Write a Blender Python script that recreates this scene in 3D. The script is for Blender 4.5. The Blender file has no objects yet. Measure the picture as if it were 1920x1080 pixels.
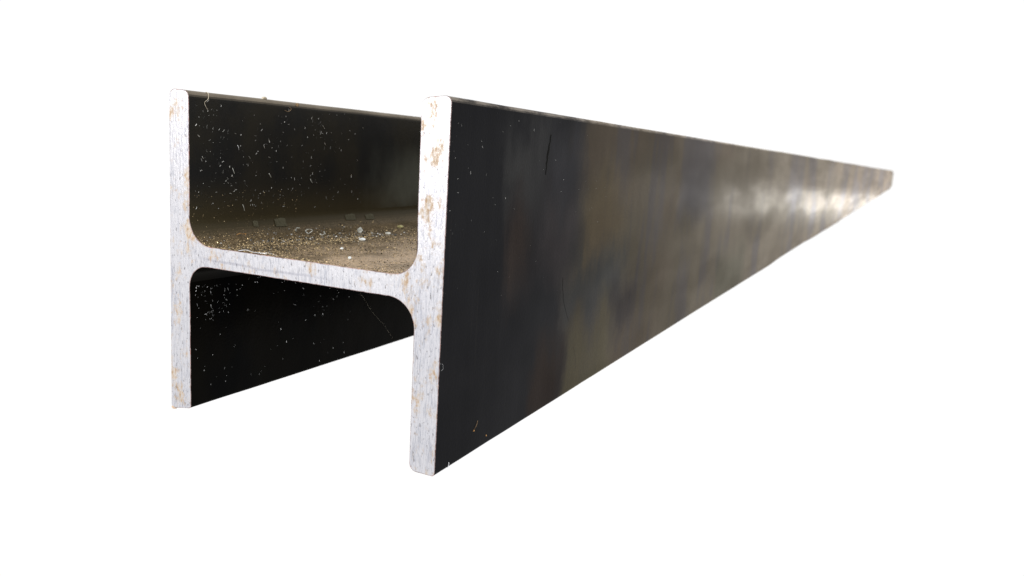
import bpy, bmesh, math, random
from mathutils import Vector, Matrix, noise, geometry

random.seed(7)
S = bpy.context.scene
COL = S.collection

# ------------------------------------------------------------------ camera
cam_d = bpy.data.cameras.new('camera')
cam = bpy.data.objects.new('camera', cam_d)
COL.objects.link(cam)
cam.location = (0.14896, -0.25443, 0.12347)
cam.rotation_euler = (1.40219, -0.06159, 0.45420)
cam_d.sensor_width = 36.0
cam_d.lens = 28.69
cam_d.clip_start = 0.01
cam_d.clip_end = 200.0
cam_d.dof.use_dof = True
cam_d.dof.focus_distance = 0.36
cam_d.dof.aperture_fstop = 17.0
S.camera = cam

# ------------------------------------------------------------------ plain white studio surround
w = bpy.data.worlds.new('World')
S.world = w
w.use_nodes = True
bg = w.node_tree.nodes['Background']
bg.inputs['Color'].default_value = (1.0, 1.0, 1.0, 1)
bg.inputs['Strength'].default_value = 1.04

# ------------------------------------------------------------------ lamps
def area(name, loc, target, size, power, color, size_y=None):
    d = bpy.data.lights.new(name, 'AREA')
    d.energy = power
    d.color = color
    d.size = size
    if size_y:
        d.shape = 'RECTANGLE'
        d.size_y = size_y
    o = bpy.data.objects.new(name, d)
    COL.objects.link(o)
    o.location = loc
    o.rotation_euler = (Vector(target) - Vector(loc)).to_track_quat('-Z', 'Y').to_euler()
    return o

# key: a soft lamp in front of the cut end, up and to the left of the camera
area('key_lamp', (-0.155, -0.29, 0.20), (-0.01, 0.0, 0.12), 0.10, 0.85, (1.0, 0.97, 0.93))
# low bright patch far down the beam that glints in the outer flange
area('far_lamp', (0.95, 9.3, -0.275), (0.0, 1.2, 0.07), 1.16, 4.2, (0.84, 0.92, 1.0), 0.29)

S.view_settings.view_transform = 'Standard'
S.view_settings.look = 'None'
S.view_settings.exposure = 0.0
S.view_settings.gamma = 1.0
S.view_settings.use_curve_mapping = False

# ------------------------------------------------------------------ node helpers
class NT:
    def __init__(self, name):
        self.m = bpy.data.materials.new(name)
        self.m.use_nodes = True
        self.t = self.m.node_tree
        self.t.nodes.clear()
        self.out = self.t.nodes.new('ShaderNodeOutputMaterial')
        self.tc = self.t.nodes.new('ShaderNodeTexCoord')
    def n(self, typ, **kw):
        nd = self.t.nodes.new(typ)
        for k, v in kw.items():
            setattr(nd, k, v)
        return nd
    def put(self, sock, v):
        if isinstance(v, bpy.types.NodeSocket):
            self.t.links.new(v, sock)
        elif isinstance(v, (tuple, list)) and sock.type == 'RGBA' and len(v) == 3:
            sock.default_value = (*v, 1)
        else:
            sock.default_value = v
    def math(self, op, a, b=0.0, c=0.0, clamp=False):
        nd = self.n('ShaderNodeMath', operation=op, use_clamp=clamp)
        self.put(nd.inputs[0], a); self.put(nd.inputs[1], b); self.put(nd.inputs[2], c)
        return nd.outputs[0]
    def add(self, a, b): return self.math('ADD', a, b)
    def sub(self, a, b): return self.math('SUBTRACT', a, b)
    def mul(self, a, b): return self.math('MULTIPLY', a, b)
    def mapping(self, scale=(1, 1, 1), loc=(0, 0, 0), rot=(0, 0, 0), vec=None):
        nd = self.n('ShaderNodeMapping')
        self.put(nd.inputs['Vector'], vec or self.tc.outputs['Object'])
        nd.inputs['Scale'].default_value = scale
        nd.inputs['Location'].default_value = loc
        nd.inputs['Rotation'].default_value = rot
        return nd.outputs[0]
    def noise(self, vec, scale=1.0, detail=3.0, rough=0.55, dist=0.0):
        nd = self.n('ShaderNodeTexNoise')
        self.put(nd.inputs['Vector'], vec)
        nd.inputs['Scale'].default_value = scale
        nd.inputs['Detail'].default_value = detail
        nd.inputs['Roughness'].default_value = rough
        nd.inputs['Distortion'].default_value = dist
        return nd.outputs['Fac']
    def ramp(self, v, a, b, lo=0.0, hi=1.0):
        nd = self.n('ShaderNodeMapRange', interpolation_type='SMOOTHSTEP')
        self.put(nd.inputs['Value'], v)
        self.put(nd.inputs['From Min'], a); self.put(nd.inputs['From Max'], b)
        self.put(nd.inputs['To Min'], lo); self.put(nd.inputs['To Max'], hi)
        return nd.outputs[0]
    def mix(self, f, a, b, blend='MIX'):
        nd = self.n('ShaderNodeMix', data_type='RGBA', blend_type=blend)
        self.put(nd.inputs[0], f); self.put(nd.inputs[6], a); self.put(nd.inputs[7], b)
        return nd.outputs[2]
    def bump(self, h, strength, dist, normal=None):
        nd = self.n('ShaderNodeBump')
        nd.inputs['Strength'].default_value = strength
        nd.inputs['Distance'].default_value = dist
        self.put(nd.inputs['Height'], h)
        if normal: self.put(nd.inputs['Normal'], normal)
        return nd.outputs[0]
    def finish(self, sh):
        self.t.links.new(sh, self.out.inputs['Surface'])
        return self.m

def scale_shader(k, base, gloss, rough, normal, ior=1.2, tint=(1, 1, 1)):
    """hot rolled mill scale: dark diffuse under a thin, only partly reflecting skin"""
    d = k.n('ShaderNodeBsdfDiffuse')
    k.put(d.inputs['Color'], base); k.put(d.inputs['Normal'], normal)
    g = k.n('ShaderNodeBsdfGlossy')
    k.put(g.inputs['Color'], tint); k.put(g.inputs['Roughness'], rough); k.put(g.inputs['Normal'], normal)
    f = k.n('ShaderNodeFresnel')
    f.inputs['IOR'].default_value = ior
    k.put(f.inputs['Normal'], normal)
    mx = k.n('ShaderNodeMixShader')
    k.t.links.new(k.mul(f.outputs[0], gloss), mx.inputs[0])
    k.t.links.new(d.outputs[0], mx.inputs[1]); k.t.links.new(g.outputs[0], mx.inputs[2])
    return mx.outputs[0]

# ------------------------------------------------------------------ materials
def up_dust_sheen(k, lo=0.25, hi=0.75):
    """mask where a surface faces up: dust, and sky gleam painted on the arrises"""
    geo = k.n('ShaderNodeNewGeometry')
    sn = k.n('ShaderNodeSeparateXYZ'); k.put(sn.inputs[0], geo.outputs['True Normal'])
    return k.ramp(sn.outputs[2], lo, hi)

def mat_mill_scale():
    """outer flange: blue-black scale with olive, brown and grey stains that run across the beam"""
    k = NT('mill_scale')
    sep = k.n('ShaderNodeSeparateXYZ'); k.put(sep.inputs[0], k.tc.outputs['Object'])
    Y, Z = sep.outputs[1], sep.outputs[2]
    # ragged coordinates so that stain borders wander
    wob = k.sub(k.noise(k.mapping((20, 30, 22)), 1.0, 4, 0.6), 0.5)
    wob2 = k.sub(k.noise(k.mapping((60, 110, 30), (3, 1, 2)), 1.0, 3, 0.6), 0.5)
    Yd = k.add(Y, k.add(k.mul(wob, 0.034), k.mul(wob2, 0.014)))
    Zd = k.add(Z, k.add(k.mul(wob, 0.060), k.mul(wob2, 0.018)))
    def box(y0, y1, z0, z1, sy=0.007, sz=0.015):
        a = k.mul(k.ramp(Yd, y0 - sy, y0 + sy), k.ramp(Yd, y1 - sy * 2.5, y1 + sy * 2.5, 1.0, 0.0))
        b = k.mul(k.ramp(Zd, z0 - sz, z0 + sz), k.ramp(Zd, z1 - sz, z1 + sz, 1.0, 0.0))
        return k.mul(a, b)
    # stains are small and crowded near the handled end and stretch out along the bar
    Yl = k.mul(k.math('LOGARITHM', k.add(1.0, k.mul(k.math('MAXIMUM', Y, 0.0), 5.0)), math.e), 0.2)
    cmb = k.n('ShaderNodeCombineXYZ')
    k.put(cmb.inputs[0], sep.outputs[0]); k.put(cmb.inputs[1], Yl); k.put(cmb.inputs[2], Z)
    V = cmb.outputs[0]
    big = k.noise(k.mapping((4, 9, 6), (1.3, 0.4, 0), vec=V), 1.0, 3, 0.55)
    mid = k.noise(k.mapping((10, 18, 15), (0, 2.2, 5), vec=V), 1.0, 4, 0.6)
    cloud = k.noise(k.mapping((20, 20, 22), (4, 1.2, 5), vec=V), 1.0, 2.5, 0.5, 0.1)
    streak = k.noise(k.mapping((30, 55, 6), (0, 0, 1), vec=V), 1.0, 4, 0.6)
    fine = k.noise(k.mapping((900, 900, 900)), 1.0, 2, 0.6)
    cover = k.ramp(k.add(Yd, k.mul(k.sub(mid, 0.5), 0.05)), 0.112, 0.148)  # brown oxide sets in; near end also painted darker for dim reflected surroundings
    # every stain: diffuse colour, tint of its sheen and how much of the skin shines
    blue = ((0.0090, 0.0091, 0.0102), (0.98, 0.97, 1.00), 0.22)
    brown = ((0.0290, 0.0225, 0.0155), (1.00, 0.855, 0.705), 0.49)
    olive = ((0.0290, 0.0250, 0.0145), (1.00, 0.880, 0.740), 0.50)
    mauve = ((0.0230, 0.0200, 0.0200), (1.00, 0.925, 0.90), 0.47)
    def blend(f, A, B):
        return (k.mix(f, A[0], B[0]), k.mix(f, A[1], B[1]), k.add(k.mul(k.sub(1.0, f), A[2]), k.mul(f, B[2])))
    ox = blend(k.ramp(big, 0.42, 0.56), brown, olive)
    ox = blend(k.mul(k.ramp(streak, 0.48, 0.60), 0.75), ox, mauve)
    c = blend(cover, blue, ox)
    for spec, st in (
        ((0.044, 0.080, 0.100, 0.132), ((0.019, 0.019, 0.0185), (1, 0.98, 0.96), 0.46)),     # grey field
        ((0.052, 0.074, 0.066, 0.100), ((0.022, 0.0150, 0.0120), (1, 0.88, 0.80), 0.36)),    # reddish field
        ((0.086, 0.134, 0.070, 0.100), ((0.0190, 0.0160, 0.0165), (1, 0.93, 0.94), 0.34)),
        ((0.088, 0.132, 0.100, 0.131), ((0.0135, 0.0130, 0.0150), (0.97, 0.96, 1.0), 0.36)),
        ((0.120, 0.215, 0.036, 0.068), ((0.0155, 0.0162, 0.0165), (0.98, 0.99, 0.98), 0.36)), # blue-grey field
        ((0.190, 0.240, 0.022, 0.050), ((0.0110, 0.0090, 0.0090), (1, 0.94, 0.94), 0.31)),   # dark blot
        ((0.085, 0.122, -0.02, 0.030), ((0.0150, 0.0100, 0.0080), (1, 0.85, 0.75), 0.26)),   # dark brown foot
        ((0.148, 0.205, 0.070, 0.112), ((0.0430, 0.0310, 0.0170), (1, 0.86, 0.64), 0.66)),   # tan field
        ((0.126, 0.200, -0.02, 0.034), ((0.0330, 0.0265, 0.0130), (1, 0.93, 0.72), 0.50)),   # olive foot
        ((0.330, 0.430, 0.080, 0.150), ((0.0150, 0.0130, 0.0140), (1, 0.94, 0.93), 0.40)),
        ((0.480, 0.620, -0.01, 0.040), ((0.0260, 0.0230, 0.0130), (1, 0.95, 0.80), 0.42)),
    ):
        c = blend(k.mul(box(*spec), 0.80), c, st)
    col, tint, gl = c
    col = k.mix(k.ramp(fine, 0.3, 0.7, 0.0, 0.35), col, (0.006, 0.006, 0.006))
    # faint vertical drag lines
    drag = k.noise(k.mapping((400, 420, 9)), 1.0, 3, 0.7)
    col = k.mix(k.ramp(drag, 0.62, 0.76, 0.0, 0.25), col, (0.034, 0.030, 0.024))
    gl = k.mul(gl, k.ramp(mid, 0.32, 0.68, 0.92, 1.10))
    gl = k.mul(gl, k.ramp(cloud, 0.36, 0.62, 0.86, 1.16))
    gl = k.mul(gl, k.ramp(streak, 0.34, 0.62, 1.06, 0.90))
    # dusty upper arris, the sky's gleam painted into its colour
    arris_sheen = up_dust_sheen(k, 0.15, 0.6)
    col = k.mix(k.mul(arris_sheen, k.ramp(k.noise(k.mapping((200, 60, 200)), 1.0, 4, 0.7), 0.36, 0.64, 0.15, 1.0)), col, (0.240, 0.210, 0.175))
    rgh = k.ramp(cloud, 0.36, 0.64, 0.25, 0.16)
    h = k.add(k.noise(k.mapping((6, 11, 14), (2, 0, 0), vec=V), 1.0, 2, 0.5), k.mul(cloud, 0.10))
    nb = k.bump(h, 0.11, 0.004)
    nb = k.bump(fine, 0.18, 0.0004, nb)
    return k.finish(scale_shader(k, col, gl, rgh, nb, 1.2, tint))

def foot_shading(k, Z, n):
    """dark scale, bounced glow painted in towards the root of the web and shade painted in below the web"""
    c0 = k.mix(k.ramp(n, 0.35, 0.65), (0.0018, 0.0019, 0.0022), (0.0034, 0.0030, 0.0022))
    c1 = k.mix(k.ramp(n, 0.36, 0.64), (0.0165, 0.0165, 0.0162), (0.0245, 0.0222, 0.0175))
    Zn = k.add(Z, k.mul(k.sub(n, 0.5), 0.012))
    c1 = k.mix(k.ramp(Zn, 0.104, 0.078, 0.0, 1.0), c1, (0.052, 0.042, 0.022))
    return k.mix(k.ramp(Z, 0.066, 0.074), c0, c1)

def mat_web():
    """web: the same scale under brown settled dust"""
    k = NT('dusty_scale')
    sep = k.n('ShaderNodeSeparateXYZ'); k.put(sep.inputs[0], k.tc.outputs['Object'])
    X, Z = sep.outputs[0], sep.outputs[2]
    up = up_dust_sheen(k, 0.35, 0.97)
    n1 = k.noise(k.mapping((55, 40, 55)), 1.0, 5, 0.65)
    n2 = k.noise(k.mapping((420, 300, 420)), 1.0, 4, 0.7)
    g = k.noise(k.mapping((1500, 1300, 1500)), 1.0, 2, 0.7)
    # swept fine dust gathers towards the nearer flange, coarse dark grit towards the farther one
    lay = k.ramp(k.add(X, k.mul(k.sub(n1, 0.5), 0.05)), -0.112, -0.040, 0.22, 1.0)
    dust = k.mul(k.mul(up, lay), k.ramp(k.add(k.mul(n1, 0.6), k.mul(n2, 0.4)), 0.34, 0.56, 0.45, 1.0))
    dustc = k.mix(k.ramp(g, 0.36, 0.66), (0.22, 0.148, 0.082), (0.68, 0.485, 0.300))
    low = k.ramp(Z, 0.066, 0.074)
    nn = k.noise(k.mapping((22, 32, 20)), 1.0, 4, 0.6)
    c = k.mix(dust, foot_shading(k, Z, nn), dustc)
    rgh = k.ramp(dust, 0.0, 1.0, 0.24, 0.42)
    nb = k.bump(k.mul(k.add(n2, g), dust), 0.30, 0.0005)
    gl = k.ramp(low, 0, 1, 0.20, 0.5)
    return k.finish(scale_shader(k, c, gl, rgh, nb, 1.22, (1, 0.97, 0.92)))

def mat_inner():
    """far flange: blue-black scale, brown bounced glow painted in above the web, shade below"""
    k = NT('dark_scale')
    sep = k.n('ShaderNodeSeparateXYZ'); k.put(sep.inputs[0], k.tc.outputs['Object'])
    n1 = k.noise(k.mapping((12, 18, 9)), 1.0, 4, 0.6)
    n2 = k.noise(k.mapping((30, 45, 30), (5, 0, 0)), 1.0, 4, 0.6)
    fine = k.noise(k.mapping((800, 800, 800)), 1.0, 2, 0.6)
    above_web = k.ramp(sep.outputs[2], 0.066, 0.074)  # under the web the sheen is cut as well, to deepen the painted shade
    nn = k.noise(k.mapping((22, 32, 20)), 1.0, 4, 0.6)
    c = foot_shading(k, sep.outputs[2], nn)
    # a bright reflection farther in, painted as a paler patch
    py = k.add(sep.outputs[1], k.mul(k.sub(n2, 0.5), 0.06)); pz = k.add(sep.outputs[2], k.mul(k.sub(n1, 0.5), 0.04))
    refl_glow = k.mul(k.ramp(py, 0.115, 0.185), k.mul(k.ramp(pz, 0.080, 0.094), k.ramp(pz, 0.100, 0.128, 1.0, 0.0)))
    c = k.mix(k.mul(refl_glow, 0.85), c, (0.105, 0.108, 0.088))
    arris_sheen = up_dust_sheen(k, 0.15, 0.6)  # this flange's top edge also has the sky gleam painted in
    c = k.mix(k.mul(arris_sheen, k.ramp(n2, 0.3, 0.7, 0.6, 1.0)), c, (0.230, 0.195, 0.150))
    gl = k.mul(k.ramp(n1, 0.3, 0.7, 0.40, 0.62), k.ramp(above_web, 0, 1, 0.40, 1.0))
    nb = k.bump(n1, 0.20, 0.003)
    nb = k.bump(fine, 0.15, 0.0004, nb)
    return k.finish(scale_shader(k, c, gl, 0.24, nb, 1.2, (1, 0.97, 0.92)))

def mat_cut():
    """saw cut end: bright steel, upright saw marks, first freckles of rust"""
    k = NT('sawn_steel')
    lean = (0, math.radians(-5), 0)
    sep = k.n('ShaderNodeSeparateXYZ'); k.put(sep.inputs[0], k.tc.outputs['Object'])
    s1 = k.noise(k.mapping((1700, 1, 210), rot=lean), 1.0, 4, 0.7, 0.6)
    s2 = k.noise(k.mapping((900, 1, 90), (4, 0, 1), lean), 1.0, 3, 0.6, 0.4)
    pit = k.noise(k.mapping((950, 1, 420), (1, 0, 7), (0, math.radians(20), 0)), 1.0, 3, 0.6)
    wear = k.noise(k.mapping((48, 1, 30), (3, 0, 7)), 1.0, 3, 0.6)
    spot = k.noise(k.mapping((150, 1, 95), (2.6, 0, 3)), 1.0, 5, 0.7)
    spot2 = k.noise(k.mapping((620, 1, 330), (9, 0, 3), lean), 1.0, 3, 0.65)
    band = k.noise(k.mapping((30, 1, 24), (0, 0, 4)), 1.0, 2, 0.5)
    st = k.add(k.mul(s1, 0.62), k.mul(s2, 0.38))
    # how strongly the saw marks show differs from place to place
    con = k.ramp(wear, 0.35, 0.65, 0.35, 1.0)
    dark = k.mul(k.ramp(st, 0.40, 0.54, 1.0, 0.0), con)
    c = k.mix(dark, (0.640, 0.635, 0.670), (0.39, 0.40, 0.45))
    c = k.mix(k.ramp(wear, 0.52, 0.68, 0.0, 0.35), c, (0.48, 0.49, 0.55))
    c = k.mix(k.ramp(pit, 0.33, 0.40, 0.75, 0.0), c, (0.15, 0.14, 0.15))
    # shallow dark groove left by the roll along the middle of the web
    grv = k.math('ABSOLUTE', k.sub(sep.outputs[2], k.add(0.0690, k.mul(k.sub(band, 0.5), 0.004))))
    inweb = k.mul(k.ramp(sep.outputs[0], -0.126, -0.112), k.ramp(sep.outputs[0], -0.070, -0.045, 1.0, 0.0))
    c = k.mix(k.mul(k.mul(k.ramp(grv, 0.0, 0.0009, 1.0, 0.0), inweb), 0.45), c, (0.28, 0.28, 0.34))
    rs = k.add(k.mul(spot, 0.72), k.mul(band, 0.28))
    rust = k.mul(k.ramp(rs, 0.515, 0.60), k.ramp(spot2, 0.36, 0.60, 0.35, 1.0))
    frk = k.mul(k.ramp(spot2, 0.60, 0.66), k.ramp(rs, 0.44, 0.53))
    rust = k.math('MAXIMUM', rust, k.mul(frk, 0.6))
    rc = k.mix(k.ramp(spot2, 0.42, 0.62), (0.43, 0.325, 0.19), (0.31, 0.18, 0.065))
    c = k.mix(k.mul(rust, 0.85), c, rc)
    p = k.n('ShaderNodeBsdfPrincipled')
    k.put(p.inputs['Base Color'], c)
    k.put(p.inputs['Metallic'], k.ramp(rust, 0, 1, 0.85, 0.0))
    k.put(p.inputs['Roughness'], k.ramp(st, 0.35, 0.65, 0.46, 0.36))
    nb = k.bump(k.add(st, k.mul(pit, 0.5)), 0.5, 0.0006)
    k.put(p.inputs['Normal'], nb)
    return k.finish(p.outputs[0])

def mat_rim():
    """burred arris round the cut: slight rust, and the reddish colour fringe of the lens painted in"""
    k = NT('rusty_fringe_arris')
    n1 = k.noise(k.mapping((230, 230, 170)), 1.0, 4, 0.7)
    c = k.mix(k.ramp(n1, 0.42, 0.54), (0.12, 0.06, 0.055), (0.36, 0.27, 0.26))
    c = k.mix(k.ramp(n1, 0.56, 0.64), c, (0.33, 0.14, 0.11))
    p = k.n('ShaderNodeBsdfPrincipled')
    k.put(p.inputs['Base Color'], c)
    p.inputs['Roughness'].default_value = 0.6
    return k.finish(p.outputs[0])

def mat_filing(name, a, b, rough=0.35, metallic=0.7):
    """loose filings and grains; every grain its own tone"""
    k = NT(name)
    geo = k.n('ShaderNodeNewGeometry')
    rnd = geo.outputs['Random Per Island']
    c = k.mix(k.math('POWER', rnd, 2.2), a, b)
    p = k.n('ShaderNodeBsdfPrincipled')
    k.put(p.inputs['Base Color'], c)
    p.inputs['Metallic'].default_value = metallic
    p.inputs['Roughness'].default_value = rough
    return k.finish(p.outputs[0])

def mat_plain(name, a, b, rough=0.5, metallic=0.0, trans=0.0, sc=900):
    k = NT(name)
    n1 = k.noise(k.mapping((sc, sc, sc)), 1.0, 3, 0.6)
    p = k.n('ShaderNodeBsdfPrincipled')
    k.put(p.inputs['Base Color'], k.mix(k.ramp(n1, 0.35, 0.65), a, b))
    p.inputs['Metallic'].default_value = metallic
    p.inputs['Roughness'].default_value = rough
    p.inputs['Transmission Weight'].default_value = trans
    k.put(p.inputs['Normal'], k.bump(n1, 0.4, 0.0004))
    return k.finish(p.outputs[0])

def scale_mat(name):
    k = NT(name)
    n1 = k.noise(k.mapping((300, 300, 300)), 1.0, 3, 0.6)
    return k.finish(scale_shader(k, k.mix(n1, (0.004, 0.004, 0.004), (0.012, 0.011, 0.010)), 0.12, 0.4, k.bump(n1, 0.2, 0.0005)))

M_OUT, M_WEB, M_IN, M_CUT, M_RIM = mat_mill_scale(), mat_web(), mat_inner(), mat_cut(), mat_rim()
M_FIL = mat_filing('bright_filings', (0.03, 0.03, 0.027), (0.85, 0.84, 0.80))
M_FIL_LOW = mat_filing('dull_filings', (0.08, 0.08, 0.08), (0.90, 0.90, 0.90))
M_GRAIN = mat_filing('dust_grains', (0.06, 0.042, 0.024), (1.0, 0.76, 0.42), 0.25, 0.65)
M_PALE = mat_plain('pale_swarf', (0.50, 0.52, 0.47), (0.80, 0.80, 0.74), 0.35, 0.3)
M_WHITE = mat_plain('white_grit', (0.70, 0.76, 0.76), (0.90, 0.92, 0.92), 0.3, 0.0)
M_RUST = mat_plain('rust_crumb', (0.34, 0.16, 0.04), (0.55, 0.30, 0.10), 0.7)
M_STRAW = mat_plain('straw_fibre', (0.42, 0.36, 0.25), (0.70, 0.63, 0.50), 0.6)
M_OCHRE = mat_plain('ochre_crumb', (.22, .14, .07), (.36, .25, .14), .8)
M_SLIVER = mat_plain('silver_sliver', (0.62, 0.63, 0.66), (0.92, 0.92, 0.93), 0.25, 0.8)
M_FLAKE = mat_plain('scale_flake', (0.062, 0.055, 0.028), (0.085, 0.078, 0.045), 0.9)
M_GOUGE = scale_mat('gouge_steel')

# ------------------------------------------------------------------ the beam
MM = 0.001
L = 7.34
Y0 = 0.00015          # depth of the burred arris behind the cut face

def arc(pts, cx, cz, r, a0, a1, n=7):
    for i in range(n + 1):
        a = math.radians(a0 + (a1 - a0) * i / n)
        pts.append((cx + r * math.cos(a), cz + r * math.sin(a)))

def rounded(verts):
    """closed polygon (x, z, radius) -> points with round corners and support points along the flats"""
    n = len(verts); out = []
    ends = []
    for i in range(n):
        x, z, r = verts[i]
        p = Vector((x, z)); a = Vector(verts[i - 1][:2]); b = Vector(verts[(i + 1) % n][:2])
        u, v = (a - p).normalized(), (b - p).normalized()
        ang = math.acos(max(-1, min(1, u.dot(v))))
        t = r / math.tan(ang / 2)
        c = p + (u + v).normalized() * (r / math.sin(ang / 2))
        s, e = p + u * t, p + v * t
        ends.append((s, e, c, r))
    for i in range(n):
        s, e, c, r = ends[i]
        for j in range(7):
            f = j / 6
            q = s.lerp(e, f) - c
            out.append(c + q.normalized() * r)
        nxt = ends[(i + 1) % n][0]
        ln = (nxt - e).length
        cuts = [0.4 / ln, 1.2 / ln] + [f / 10 for f in range(1, 10) if 1.5 < f / 10 * ln < ln - 1.5] + [1 - 1.2 / ln, 1 - 0.4 / ln]
        for f in cuts:
            if 0 < f < 1 and ln > 3:
                out.append(e.lerp(nxt, f))
    return [(p[0], p[1]) for p in out]

LEFT = rounded([(-138.3, 139.9, 3.2), (-126.95, 139.4, 3.2), (-126.45, 1.0, 1.4), (-138.4, -1.0, 1.6)])
RIGHT = rounded([(-12.35, 139.6, 3.6), (0.0, 140.8, 2.4), (0.30, -1.1, 1.4), (-11.15, -0.9, 3.2)])

XL, XR = -126.85, -11.50
TOP, BOT = [], []
arc(TOP, XL + 12, 74.55 + 12, 12, 180, 270, 12)
for i in range(1, 20):
    TOP.append((XL + 12 + (XR - 10.8 - XL - 12) * i / 20, 74.52))
arc(TOP, XR - 10.8, 74.5 + 10.8, 10.8, 270, 360, 12)
arc(BOT, XR - 12, 65.9 - 12, 12, 0, 90, 12)
for i in range(1, 20):
    BOT.append((XR - 12 - (XR - 12 - XL - 9.6) * i / 20, 65.85 - 0.1 * i / 20))
arc(BOT, XL + 9.6, 65.65 - 9.6, 9.6, 90, 180, 12)

ys = [Y0]
st = 0.006
while ys[-1] < L:
    ys.append(min(L, ys[-1] + st)); st = min(st * 1.09, 0.10)
if L - ys[-2] < 0.05: ys.pop(-2)

def link_mesh(name, bm, mats, parent=None, smooth=True):
    me = bpy.data.meshes.new(name)
    for f in bm.faces: f.smooth = smooth
    bm.to_mesh(me); bm.free()
    for m in (mats if isinstance(mats, (list, tuple)) else [mats]): me.materials.append(m)
    o = bpy.data.objects.new(name, me)
    COL.objects.link(o)
    if parent: o.parent = parent
    return o

def edge_wear(x, y, z, amt):
    """mill tolerance: surfaces wander a few hundredths of a millimetre, arrises a little more"""
    n = noise.noise(Vector((x * 0.05, y * 35, z * 0.05)))
    m = noise.noise(Vector((x * 0.1 + 9, y * 160, z * 0.1)))
    return amt * (0.7 * n + 0.3 * m)

def extrude_loop(name, loop, mats, parent, closed=True, cap_far=True):
    bm = bmesh.new()
    rows = []
    for y in ys:
        row = []
        for (x, z) in loop:
            dz = edge_wear(x, y, z, 0.22) if (z > 135 or z < 4) else 0.0
            far = min(1.0, max(0.0, (y - 0.25) / 1.0))
            if z < 6: dz += far * 5.0 * noise.noise(Vector((3.3, y * 3.1, 0.5))) + far * 2.0 * noise.noise(Vector((7.3, y * 9.0, 0.5)))
            if z > 134: dz += far * 1.0 * noise.noise(Vector((1.3, y * 6.0, 4.5)))
            tip = max(0.0, (y - (L - 0.7)) / 0.7)
            if z > 134: dz -= 16 * tip ** 3
            if z < 6: dz += 26 * tip ** 2.2
            row.append(bm.verts.new((x * MM, y, (z + dz) * MM)))
        rows.append(row)
    n = len(loop)
    rng = range(n) if closed else range(n - 1)
    for a, b in zip(rows, rows[1:]):
        for i in rng:
            j = (i + 1) % n
            bm.faces.new((a[i], b[i], b[j], a[j]))
    if cap_far and closed:
        bm.faces.new(rows[-1])
    bmesh.ops.recalc_face_normals(bm, faces=bm.faces) if closed else None
    return link_mesh(name, bm, mats, parent)

beam = bpy.data.objects.new('steel_girder', None)
beam.empty_display_size = 0.05
COL.objects.link(beam)
beam['label'] = 'long dark steel H-section girder with a bright sawn end'
beam['category'] = 'girder'

o = extrude_loop('flange', RIGHT, M_OUT, beam)
o['label'] = 'nearer flange with brown and olive stained blue-black mill scale'
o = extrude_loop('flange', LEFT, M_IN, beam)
o['label'] = 'farther flange, nearly black, sprinkled with metal filings'

# web: one closed tube of top skin and underside, its edges running into the flanges
bm = bmesh.new()
rows = []
for y in ys:
    rows.append([bm.verts.new((x * MM, y, z * MM)) for x, z in TOP + BOT])
nt, na = len(TOP), len(TOP) + len(BOT)
for a, b in zip(rows, rows[1:]):
    for i in range(na - 1):
        if i == nt - 1: continue
        bm.faces.new((a[i], a[i + 1], b[i + 1], b[i]))
bm.faces.new(rows[-1])
o = link_mesh('web', bm, M_WEB, beam)
o['label'] = 'web with brown dust settled on its upper side'

# sawn end: the whole H section with a burred arris
def cut_outline():
    def split(loop, zt, zb, right_side):
        """open the flange outline between the two fillet roots"""
        pts = [p for p in loop]
        return pts
    li = [p for p in LEFT]
    # left flange walks clockwise from the top outer corner: down its inner side, then back up outside
    inner = [i for i, (x, z) in enumerate(li) if abs(x - XL) < 0.6 and TOP[0][1] + 0.5 > z > BOT[-1][1] - 0.5]
    up = [i for i, (x, z) in enumerate(li) if x > -127.6 and z >= TOP[0][1] + 0.5]
    dn = [i for i, (x, z) in enumerate(li) if x > -127.6 and z <= BOT[-1][1] - 0.5]
    rest = [i for i in range(len(li)) if i not in inner]
    # order: start right below the lower fillet, go round outside, end right above the upper fillet
    n = len(li); s = (inner[-1] + 1) % n
    L_path = [li[(s + i) % n] for i in range(n - len(inner))]
    ri = [p for p in RIGHT]
    innr = [i for i, (x, z) in enumerate(ri) if abs(x - XR) < 0.9 and TOP[-1][1] + 0.5 > z > BOT[0][1] - 0.5]
    n = len(ri); s = (innr[-1] + 1) % n
    R_path = [ri[(s + i) % n] for i in range(n - len(innr))]
    return L_path + TOP + R_path + BOT
OUTL = cut_outline()

def inset(loop, d):
    n = len(loop); res = []
    for i in range(n):
        a, p, b = Vector(loop[i - 1]), Vector(loop[i]), Vector(loop[(i + 1) % n])
        t = (b - a)
        if t.length < 1e-6: t = Vector((1, 0))
        t.normalize()
        nrm = Vector((t.y, -t.x))
        res.append(p + nrm * d)
    return res

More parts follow.
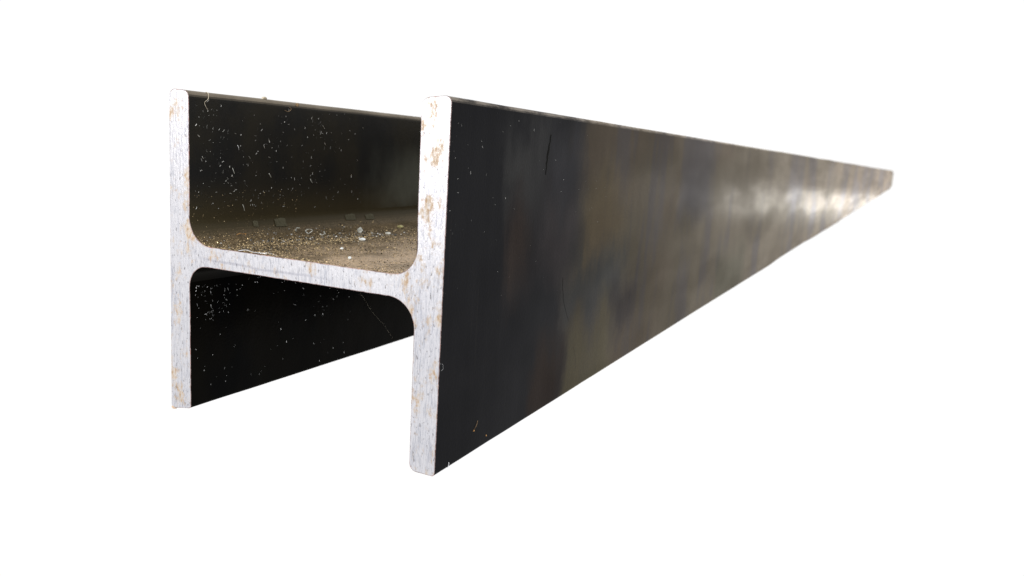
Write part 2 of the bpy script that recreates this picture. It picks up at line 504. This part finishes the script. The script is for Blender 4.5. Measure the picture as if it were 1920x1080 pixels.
area2 = sum(OUTL[i - 1][0] * OUTL[i][1] - OUTL[i][0] * OUTL[i - 1][1] for i in range(len(OUTL)))
sgn = 1.0 if area2 < 0 else -1.0
dense = []
for i in range(len(OUTL)):
    a, b = Vector(OUTL[i]), Vector(OUTL[(i + 1) % len(OUTL)])
    m = max(1, int((b - a).length / 0.9))
    for j in range(m): dense.append(tuple(a.lerp(b, j / m)))
bm = bmesh.new()
inn = inset(dense, sgn * 0.30)
ring0, ring1 = [], []
for (x, z), q in zip(dense, inn):
    b = 0.5 + 0.9 * noise.noise(Vector((x * 0.35, z * 0.35, 3.1)))
    nv = Vector((x, z)) - q
    burr = max(0.0, noise.noise(Vector((x * 0.55, z * 0.55, 8.0))) - 0.15) * 0.5
    ring0.append(bm.verts.new(((x + nv.x * burr) * MM, Y0, (z + nv.y * burr) * MM)))
    p1 = q + nv * (0.55 * max(0.0, min(1.0, b)))
    ring1.append(bm.verts.new((p1.x * MM, 0.0, p1.y * MM)))
n = len(ring0)
for i in range(n):
    j = (i + 1) % n
    f = bm.faces.new((ring0[i], ring0[j], ring1[j], ring1[i])); f.material_index = 1
for tri in geometry.tessellate_polygon([[Vector((v.co.x, v.co.z, 0)) for v in ring1]]):
    a, b, c = (ring1[i] for i in tri)
    if (b.co - a.co).cross(c.co - a.co).y > 0: b, c = c, b
    try: bm.faces.new((a, b, c)).material_index = 0
    except ValueError: pass
o = link_mesh('cut_end', bm, [M_CUT, M_RIM], beam, smooth=False)
o['label'] = 'bright sawn H-shaped end with saw marks and rust freckles'

# raised laps and gouges in the nearer flange
def ribbon(name, pts, width, proud, mat, parent):
    """low tapered ridge following pts (y, z in mm) on the outer face"""
    bm = bmesh.new(); rows = []
    n = len(pts)
    for i, (y, z) in enumerate(pts):
        f = i / (n - 1)
        wd = width * math.sin(math.pi * (0.06 + 0.88 * f)) * (0.7 + 0.6 * random.random())
        rows.append([bm.verts.new((0.00005, (y - wd) * MM, z * MM)),
                     bm.verts.new((0.00025 + proud * MM, (y + wd * 0.2) * MM, z * MM)),
                     bm.verts.new((0.00005, (y + wd) * MM, z * MM))])
    for a, b in zip(rows, rows[1:]):
        for i in range(2): bm.faces.new((a[i], b[i], b[i + 1], a[i + 1]))
    return link_mesh(name, bm, mat, parent)

def path(y0, z0, y1, z1, bow, n=9, jit=0.3):
    r = []
    for i in range(n):
        f = i / (n - 1)
        r.append((y0 + (y1 - y0) * f + bow * math.sin(math.pi * f) + random.uniform(-jit, jit), z0 + (z1 - z0) * f))
    return r
ribbon('gouge', path(90, 131, 87, 113, -0.5, 12, 0.5), 1.1, 0.04, M_GOUGE, beam)
ribbon('gouge', path(116.4, 62.6, 128, 39, -3.0), 0.9, 0.04, M_GOUGE, beam)
ribbon('gouge', path(137.8, 23, 144, 7, 1.2), 1.2, 0.04, M_GOUGE, beam)

# ------------------------------------------------------------------ loose swarf
def sliver(bm, p, nrm, ln, wd, bend=0.6, seg=3, lift=0.0):
    """little bent chip lying on a surface with normal nrm"""
    nrm = Vector(nrm).normalized()
    t = nrm.orthogonal().normalized()
    t.rotate(Matrix.Rotation(random.uniform(0, 2 * math.pi), 3, nrm))
    b = nrm.cross(t)
    p = Vector(p); d = t.copy(); rows = []
    turn = random.uniform(-bend, bend)
    q = p - t * ln / 2
    for i in range(seg + 1):
        f = i / seg
        hw = wd * (0.35 + 0.65 * math.sin(math.pi * min(1, 0.15 + 0.7 * f))) / 2
        side = nrm.cross(d).normalized()
        up = wd * (0.5 + lift * f * 3)
        rows.append((bm.verts.new(q - side * hw + nrm * 0.00001),
                     bm.verts.new(q + nrm * up),
                     bm.verts.new(q + side * hw + nrm * 0.00001)))
        d.rotate(Matrix.Rotation(turn, 3, nrm)); q = q + d * ln / seg
    for a, c in zip(rows, rows[1:]):
        for i in range(3):
            j = (i + 1) % 3
            bm.faces.new((a[i], a[j], c[j], c[i]))
    bm.faces.new(rows[0]); bm.faces.new(rows[-1][::-1])

def grain(bm, p, nrm, r):
    """angular crumb: a squashed, jittered octahedron"""
    nrm = Vector(nrm).normalized(); t = nrm.orthogonal().normalized()
    t.rotate(Matrix.Rotation(random.uniform(0, 6.28), 3, nrm)); b = nrm.cross(t)
    j = lambda: random.uniform(0.6, 1.35) * r
    c = Vector(p) + nrm * r * 0.4
    v = [bm.verts.new(c + t * j()), bm.verts.new(c + b * j()), bm.verts.new(c - t * j()), bm.verts.new(c - b * j()),
         bm.verts.new(c + nrm * j() * 0.8 + t * random.uniform(-.3, .3) * r), bm.verts.new(c - nrm * r * 0.5)]
    for i in range(4):
        k = (i + 1) % 4
        bm.faces.new((v[i], v[k], v[4])); bm.faces.new((v[k], v[i], v[5]))

def stuff(name, bm, mat, label, cat):
    o = link_mesh(name, bm, mat, None, smooth=False)
    o['label'] = label; o['category'] = cat; o['kind'] = 'stuff'
    return o

XLI = lambda z: (-126.95 + (138.9 - z) / 137.9 * 0.5) * MM + 0.00002      # inner face of the farther flange

# filings clinging to the inner face of the farther flange, above the web
bm = bmesh.new()
cl = [(random.uniform(8, 100), random.uniform(90, 134)) for _ in range(60)]
for i in range(340):
    if random.random() < 0.55:
        c = random.choice(cl); y, z = random.gauss(c[0], 3), random.gauss(c[1], 2.4)
    else:
        y, z = 4 + 120 * random.random() ** 1.4, random.uniform(87, 137)
    if not (2 < y < 150 and 86.5 < z < 137): continue
    p = (XLI(z), y * MM, z * MM)
    if random.random() < 0.6:
        sliver(bm, p, (1, 0, 0), random.uniform(0.5, 1.7) * MM, random.uniform(0.14, 0.30) * MM, 0.9)
    else:
        grain(bm, p, (1, 0, 0), random.uniform(0.12, 0.30) * MM)
stuff('metal_filings', bm, M_FIL, 'bright metal filings clinging to the dark inner face above the web', 'filings')

# filings below the web
bm = bmesh.new()
cl = [(8, 55), (13, 57), (18, 46), (12, 44), (26, 52), (38, 56), (44, 58), (60, 50), (75, 52), (95, 50), (100, 40), (88, 33)]
for i in range(230):
    if random.random() < 0.72:
        c = random.choice(cl[:4] if random.random() < .25 else cl); y, z = random.gauss(c[0], 3.6), random.gauss(c[1], 2.6)
    else:
        y, z = 3 + 120 * random.random() ** 1.3, random.uniform(4, 56)
    if not (1.5 < y < 140 and 3 < z < 56): continue
    p = (XLI(z), y * MM, z * MM)
    if random.random() < 0.6:
        sliver(bm, p, (1, 0, 0), random.uniform(0.5, 1.5) * MM, random.uniform(0.14, 0.28) * MM, 0.9)
    else:
        grain(bm, p, (1, 0, 0), random.uniform(0.12, 0.28) * MM)
stuff('metal_filings', bm, M_FIL_LOW, 'metal filings clinging to the black inner face under the web', 'filings')

# few filings on the outer face
bm = bmesh.new()
for i in range(150):
    y, z = 2 + 170 * random.random() ** 1.7, random.uniform(4, 137)
    p = (0.00006, y * MM, z * MM)
    if random.random() < 0.5:
        sliver(bm, p, (1, 0, 0), random.uniform(0.4, 1.3) * MM, random.uniform(0.10, 0.20) * MM, 0.7)
    else:
        grain(bm, p, (1, 0, 0), random.uniform(0.07, 0.17) * MM)
stuff('metal_filings', bm, M_FIL, 'few scattered metal filings on the stained outer face', 'filings')

# settled grains on the web
def web_top(x):
    """surface height (mm) and normal of the web's upper side at x (mm)"""
    if x < XL + 12:
        d = (XL + 12) - x; dz = 12 - math.sqrt(max(0, 144 - d * d))
        return 74.55 + dz, Vector((d / 12, 0, math.sqrt(max(0.01, 1 - (d / 12) ** 2))))
    if x > XR - 10.8:
        d = x - (XR - 10.8); dz = 10.8 - math.sqrt(max(0, 116.6 - d * d))
        return 74.5 + dz, Vector((-d / 10.8, 0, math.sqrt(max(0.01, 1 - (d / 10.8) ** 2))))
    return 74.52, Vector((0, 0, 1))

bm = bmesh.new()
cnt = 0
while cnt < 7000:
    x = random.uniform(-124, -14); y = 0.6 + 150 * random.random() ** 1.5
    if noise.noise(Vector((x * 0.06, y * 0.05, 0))) * 0.9 + 0.35 + (0.35 if x < -70 else 0) < random.random() * 0.9: continue
    z, nr = web_top(x)
    r = random.uniform(0.12, 0.32) * (1.6 if random.random() < 0.12 else 1.0) * (0.8 if x > -60 else 1.0)
    if random.random() < 0.10:
        sliver(bm, (x * MM, y * MM, z * MM + 0.00001), nr, r * 4 * MM, r * MM, 0.8)
    else:
        grain(bm, (x * MM, y * MM, z * MM), nr, r * MM)
    cnt += 1
heaps = []
for i in range(46):       # coarser grit heaped along the farther side
    f = random.random()
    heaps.append((-117 + 26 * f + random.gauss(0, 4), 4 + 92 * f + random.gauss(0, 7), random.uniform(1.2, 3.2)))
for i in range(1500):
    hx, hy, hs = random.choice(heaps)
    x, y = random.gauss(hx, hs), random.gauss(hy, hs * 1.3)
    if not (-124 < x < -20 and y > 0.6): continue
    z, nr = web_top(x)
    grain(bm, (x * MM, y * MM, z * MM), nr, random.uniform(0.16, 0.42) * MM)
for i in range(260):      # specks strewn up the root of the farther flange
    d = random.random() ** 1.6
    y = 1 + 70 * random.random(); z = 75 + 22 * d
    if z < 86.5:
        dd = 86.55 - z; x = XL + 12 - math.sqrt(max(0, 144 - dd * dd)); nr = Vector((1, 0, 0.4))
    else:
        x = XLI(z) / MM; nr = Vector((1, 0, 0))
    grain(bm, (x * MM, y * MM, z * MM), nr, random.uniform(0.10, 0.24) * MM)
stuff('steel_dust', bm, M_GRAIN, 'golden brown metal dust and grains settled on the web', 'dust')
bm = bmesh.new()
for i in range(460):
    x = random.gauss(-108, 14); y = 2 + 110 * random.random() ** 1.2
    if not -124 < x < -20: continue
    z, nr = web_top(x)
    if random.random() < 0.4: sliver(bm, (x * MM, y * MM, z * MM + 0.00002), nr, random.uniform(0.6, 1.5) * MM, 0.2 * MM, 0.9)
    else: grain(bm, (x * MM, y * MM, z * MM), nr, random.uniform(0.16, 0.34) * MM)
for i in range(70):
    f = random.random()
    x, y = -118 + 24 * f + random.gauss(0, 5), 35 + 75 * f + random.gauss(0, 9)
    z, nr = web_top(max(-124, min(-20, x)))
    grain(bm, (max(-124, min(-20, x)) * MM, y * MM, z * MM), nr, random.uniform(0.35, 0.75) * MM)
stuff('metal_filings', bm, M_FIL, 'bright filings lying among the brown dust on the web', 'filings')

# ---- single chips big enough to pick out
def tag(o, label, cat, group=None):
    o['label'] = label; o['category'] = cat
    if group: o['group'] = group
    return o

def tube(name, pts, r0, r1, mat, sides=6):
    """tapering bent wire through pts (world, mm)"""
    bm = bmesh.new(); P = [Vector(p) * MM for p in pts]
    # smooth the path
    Q = []
    for i in range(len(P) - 1):
        a, b, c, d = P[max(0, i - 1)], P[i], P[i + 1], P[min(len(P) - 1, i + 2)]
        for j in range(4):
            t = j / 4
            Q.append(0.5 * ((2 * b) + (c - a) * t + (2 * a - 5 * b + 4 * c - d) * t * t + (3 * b - a - 3 * c + d) * t ** 3))
    Q.append(P[-1]); rows = []
    up = Vector((0.3, 0.2, 1)).normalized()
    for i, q in enumerate(Q):
        t = (Q[min(i + 1, len(Q) - 1)] - Q[max(i - 1, 0)]).normalized()
        s = t.cross(up)
        s = s.normalized() if s.length > 1e-4 else t.orthogonal().normalized()
        u = s.cross(t)
        r = (r0 + (r1 - r0) * i / (len(Q) - 1)) * MM * random.uniform(0.85, 1.15)
        rows.append([bm.verts.new(q + s * r * math.cos(a) + u * r * 0.7 * math.sin(a)) for a in [2 * math.pi * k / sides for k in range(sides)]])
    for a, b in zip(rows, rows[1:]):
        for i in range(sides): bm.faces.new((a[i], a[(i + 1) % sides], b[(i + 1) % sides], b[i]))
    bm.faces.new(rows[0][::-1]); bm.faces.new(rows[-1])
    return link_mesh(name, bm, mat)

def crumb(name, c, r, mat, squash=(1, 1, 1), seed=0):
    """irregular faceted lump"""
    bm = bmesh.new()
    bmesh.ops.create_icosphere(bm, subdivisions=2, radius=1.0)
    for v in bm.verts:
        k = 1 + 0.45 * noise.noise(v.co * 1.6 + Vector((seed * 3.7, 0, 0))) + 0.2 * noise.noise(v.co * 4 + Vector((0, seed, 0)))
        v.co = Vector((v.co.x * squash[0], v.co.y * squash[1], v.co.z * squash[2])) * k * r * MM + Vector(c) * MM
    return link_mesh(name, bm, mat, smooth=False)

def ring_chip(name, c, r, wire, mat, turns=0.85, tilt=0.5, az=0.0):
    pts = []
    for i in range(11):
        a = az + turns * 2 * math.pi * i / 10
        rr = r * (1 - 0.25 * i / 10)
        q = lambda: random.uniform(-0.28, 0.28) * r
        pts.append((c[0] + rr * math.cos(a) + q(), c[1] + rr * math.sin(a) * 0.6 + q(), c[2] + wire + r * tilt * (1 + math.sin(a)) * .8 + abs(q())))
    return tube(name, pts, wire, wire * 0.6, mat)

def on_web(x, y): return (x, y, web_top(x)[0])

tag(ring_chip('metal_curl', on_web(-121.5, 63), 1.3, 0.30, M_PALE, 0.75, 0.7, 0.5), 'pale open curl on the web, leftmost of three side by side', 'metal curl')
tag(ring_chip('metal_curl', on_web(-118.5, 68.5), 1.7, 0.36, M_PALE, 0.95, 0.8, 2.2), 'largest pale ring-shaped curl lying on the web', 'metal curl')
tag(ring_chip('metal_curl', on_web(-113.6, 73), 1.4, 0.30, M_PALE, 0.7, 0.8, 3.6), 'pale hooked curl on the web, rightmost of three side by side', 'metal curl')
x, y, z = on_web(-111.5, 101)
tag(crumb('metal_chip', (x, y, z + 1.2), 1.5, M_PALE, (1, .7, 1.1), 1), 'roundish pale chip standing farthest back among the dust', 'metal chip')
x, y, z = on_web(-91, 75)
tag(crumb('metal_chip', (x, y, z + .6), 1.2, M_WHITE, (1.5, .8, .6), 2), 'whitish flat chip just in front of the roundish pale one', 'metal chip')
x, y, z = on_web(-76, 39.5)
tag(crumb('metal_chip', (x, y, z + .5), 0.75, M_WHITE, (1.1, .9, .8), 3), 'white grit bead in the middle of the dusty web', 'grit')
x, y, z = on_web(-55.5, 18)
tag(crumb('metal_chip', (x, y, z + .55), 0.7, M_WHITE, (1.2, .9, .9), 4), 'white grit bead nearest the front edge of the web', 'grit')
x, y, z = on_web(-98.5, 108)
tag(crumb('metal_chip', (x, y, z + .6), 1.1, M_PALE, (1.5, .8, .7), 5), 'pale oval chip near the nearer flange at the back of the dust', 'metal chip')
x, y, z = on_web(-114, 143)
tag(crumb('metal_chip', (x, y, z + .7), 1.3, mat_plain('straw_chip', (.40, .36, .14), (.60, .56, .28), .5), (1.7, .8, .6), 6), 'yellowish oblong chip beside the nearer flange, farthest right', 'metal chip')
x, y, z = on_web(-122.5, 23)
tag(tube('rust_curl', [(x, y, z + .2), (x + 1.2, y + 1, z + 1.0), (x + .6, y + 3, z + .5), (x + 2.4, y + 3.5, z + .9), (x + 3.2, y + 2, z + .3)], .22, .12, M_RUST), 'orange twisted rust curl at the left of the dusty web', 'rust curl')
# long shaving along the web's front edge
sh = [(-99, 0.2, 74.8), (-95, 0.6, 75.5), (-91, 0.2, 75.1), (-87.5, -0.2, 75.3), (-84, 0.6, 75.0)]
tag(tube('metal_shaving', sh, .30, .12, M_SLIVER), 'long silver shaving lying along the front edge of the web', 'metal shaving')
tag(tube('metal_shaving', [(-89, .6, 74.8), (-84, 1.4, 75.4), (-79, 1.0, 74.8)], .16, .08, M_SLIVER), 'short thin silver shaving just right of the long one', 'metal shaving')
# things on the top edge of the farther flange
tag(tube('straw_fibre', [(-129.4, 11.8, 139.6), (-127.2, 11.0, 138.9), (-126.2, 10.0, 136.6), (-126.5, 8.3, 135.0), (-126.2, 8.8, 133.2), (-126.4, 10.0, 132.0)], .17, .07, M_STRAW), 'pale straw-like fibre hooked over the top of the farther flange', 'fibre')
tag(crumb('grit_crumb', (-129.6, 47.5, 139.9), .95, M_STRAW, (1, 1.4, .7), 7), 'pale crumb on top of the farther flange, midway along', 'crumb')
tag(crumb('grit_crumb', (-127.2, 68, 138.4), .9, M_OCHRE, (.8, 1.2, .8), 8), 'ochre crumb stuck to the upper edge of the farther flange', 'crumb')
tag(tube('straw_fibre', [(-126.4, 58, 135.2), (-126.0, 60, 134.6), (-125.8, 62, 136.0), (-126.3, 61, 137.0)], .16, .09, M_OCHRE), 'small dull curl just under the ochre crumb', 'fibre')
# bright single slivers on the dark inner face
for i, (y, z, ln, lab) in enumerate([
        (27.5, 116.5, 2.2, 'brightest upright sliver high on the black inner face'),
        (31.0, 89.2, 3.0, 'tall thin sliver on the inner face just above the dust'),
        (24.5, 106.0, 2.6, 'slanting dull sliver halfway up the inner face at left'),
        (48.0, 104.0, 2.0, 'curved sliver in the middle of the inner face'),
        (78.0, 101.0, 2.2, 'leaning sliver on the inner face right of the middle')]):
    bm = bmesh.new()
    st_ = random.getstate(); random.seed(40 + i)
    t = [(-126.55, y, z + ln * .5), (-126.25, y + .3, z + .1 * ln), (-126.3, y + .7 + .2 * i, z - .5 * ln)]
    bm.free()
    tag(tube('metal_sliver', t, .20, .10, M_PALE if i else M_SLIVER), lab, 'metal sliver')
    random.setstate(st_)
# dim flakes of scale leaning in the root of the farther flange
for (y0, y1, z0, z1, lab) in [
        (36.5, 40, 80.4, 83.0, 'small dim olive scale flake at the foot of the inner face'),
        (51, 59, 79.6, 83.4, 'largest dim olive scale flake at the foot of the inner face'),
        (106, 115, 80.0, 83.0, 'dim grey flake low on the inner face behind the pale chip'),
        (124, 132, 79.5, 82.3, 'dim grey flake low on the inner face nearest the nearer flange')]:
    bm = bmesh.new()
    prof = [(y0, z0), (y1 - .6, z0 - .3), (y1, z1 - .4), (y1 - 2, z1), (y0 + .4, z1 - .5)]
    def fx(z): 
        d = 86.55 - z
        return XL + (12 - math.sqrt(max(0, 144 - d * d)) if d > 0 else 0) + 0.15
    fr = [bm.verts.new(((fx(z) + .25) * MM, y * MM, z * MM)) for y, z in prof]
    bk = [bm.verts.new((fx(z) * MM, y * MM, z * MM)) for y, z in prof]
    bm.faces.new(fr); bm.faces.new(bk[::-1])
    for i in range(len(prof)):
        j = (i + 1) % len(prof); bm.faces.new((fr[i], bk[i], bk[j], fr[j]))
    bmesh.ops.recalc_face_normals(bm, faces=bm.faces)
    tag(link_mesh('scale_flake', bm, M_FLAKE, smooth=False), lab, 'scale flake')
# thread under the web
tag(tube('fine_thread', [(-126.0, 121, 37.5), (-125.7, 125, 34.6), (-126.0, 135.4, 23.9), (-125.7, 146, 15.2), (-126.1, 158, 3.8)], .035, .015, M_STRAW, 5), 'fine pale thread slanting across the black channel under the web', 'thread')
# crumbs on the outer face
tag(crumb('rust_crumb', (0.4, 30.2, 8.6), .45, M_RUST, (.7, 1, 1), 11), 'orange rust crumb low on the outer face, nearer the cut end', 'rust crumb')
tag(tube('metal_sliver', [(0.3, 30.8, 9.2), (0.6, 31.8, 10.4), (0.3, 33.2, 12.0)], .08, .14, M_OCHRE), 'straw-coloured sliver standing above the orange crumb on the outer face', 'metal sliver')
tag(crumb('rust_crumb', (0.35, 41.7, 3.1), .32, M_RUST, (.7, .9, 1.3), 12), 'smaller ochre crumb low on the outer face, beside the orange one', 'rust crumb')
tag(tube('metal_sliver', [(0.45, 9.9, -0.6), (0.6, 10.2, 0.6), (0.5, 10.2, 1.6)], .22, .2, M_SLIVER), 'white sliver at the bottom edge of the outer face', 'metal sliver')
tag(tube('fine_thread', [(0.1, 0.3, 43.2), (0.5, 1.4, 43.0), (0.6, 2.2, 42.2), (0.5, 2.2, 40.8), (.2, 1.2, 40.3)], .045, .03, M_SLIVER, 5), 'tiny looped thread on the edge of the cut end', 'thread')
tag(crumb('rust_crumb', (-137.3, 0.6, -0.6), 1.2, mat_plain('pale_rust', (.50, .36, .25), (.66, .52, .40), .8), (1.1, .6, .8), 13), 'pale rust lump at the bottom corner of the farther flange', 'rust crumb')
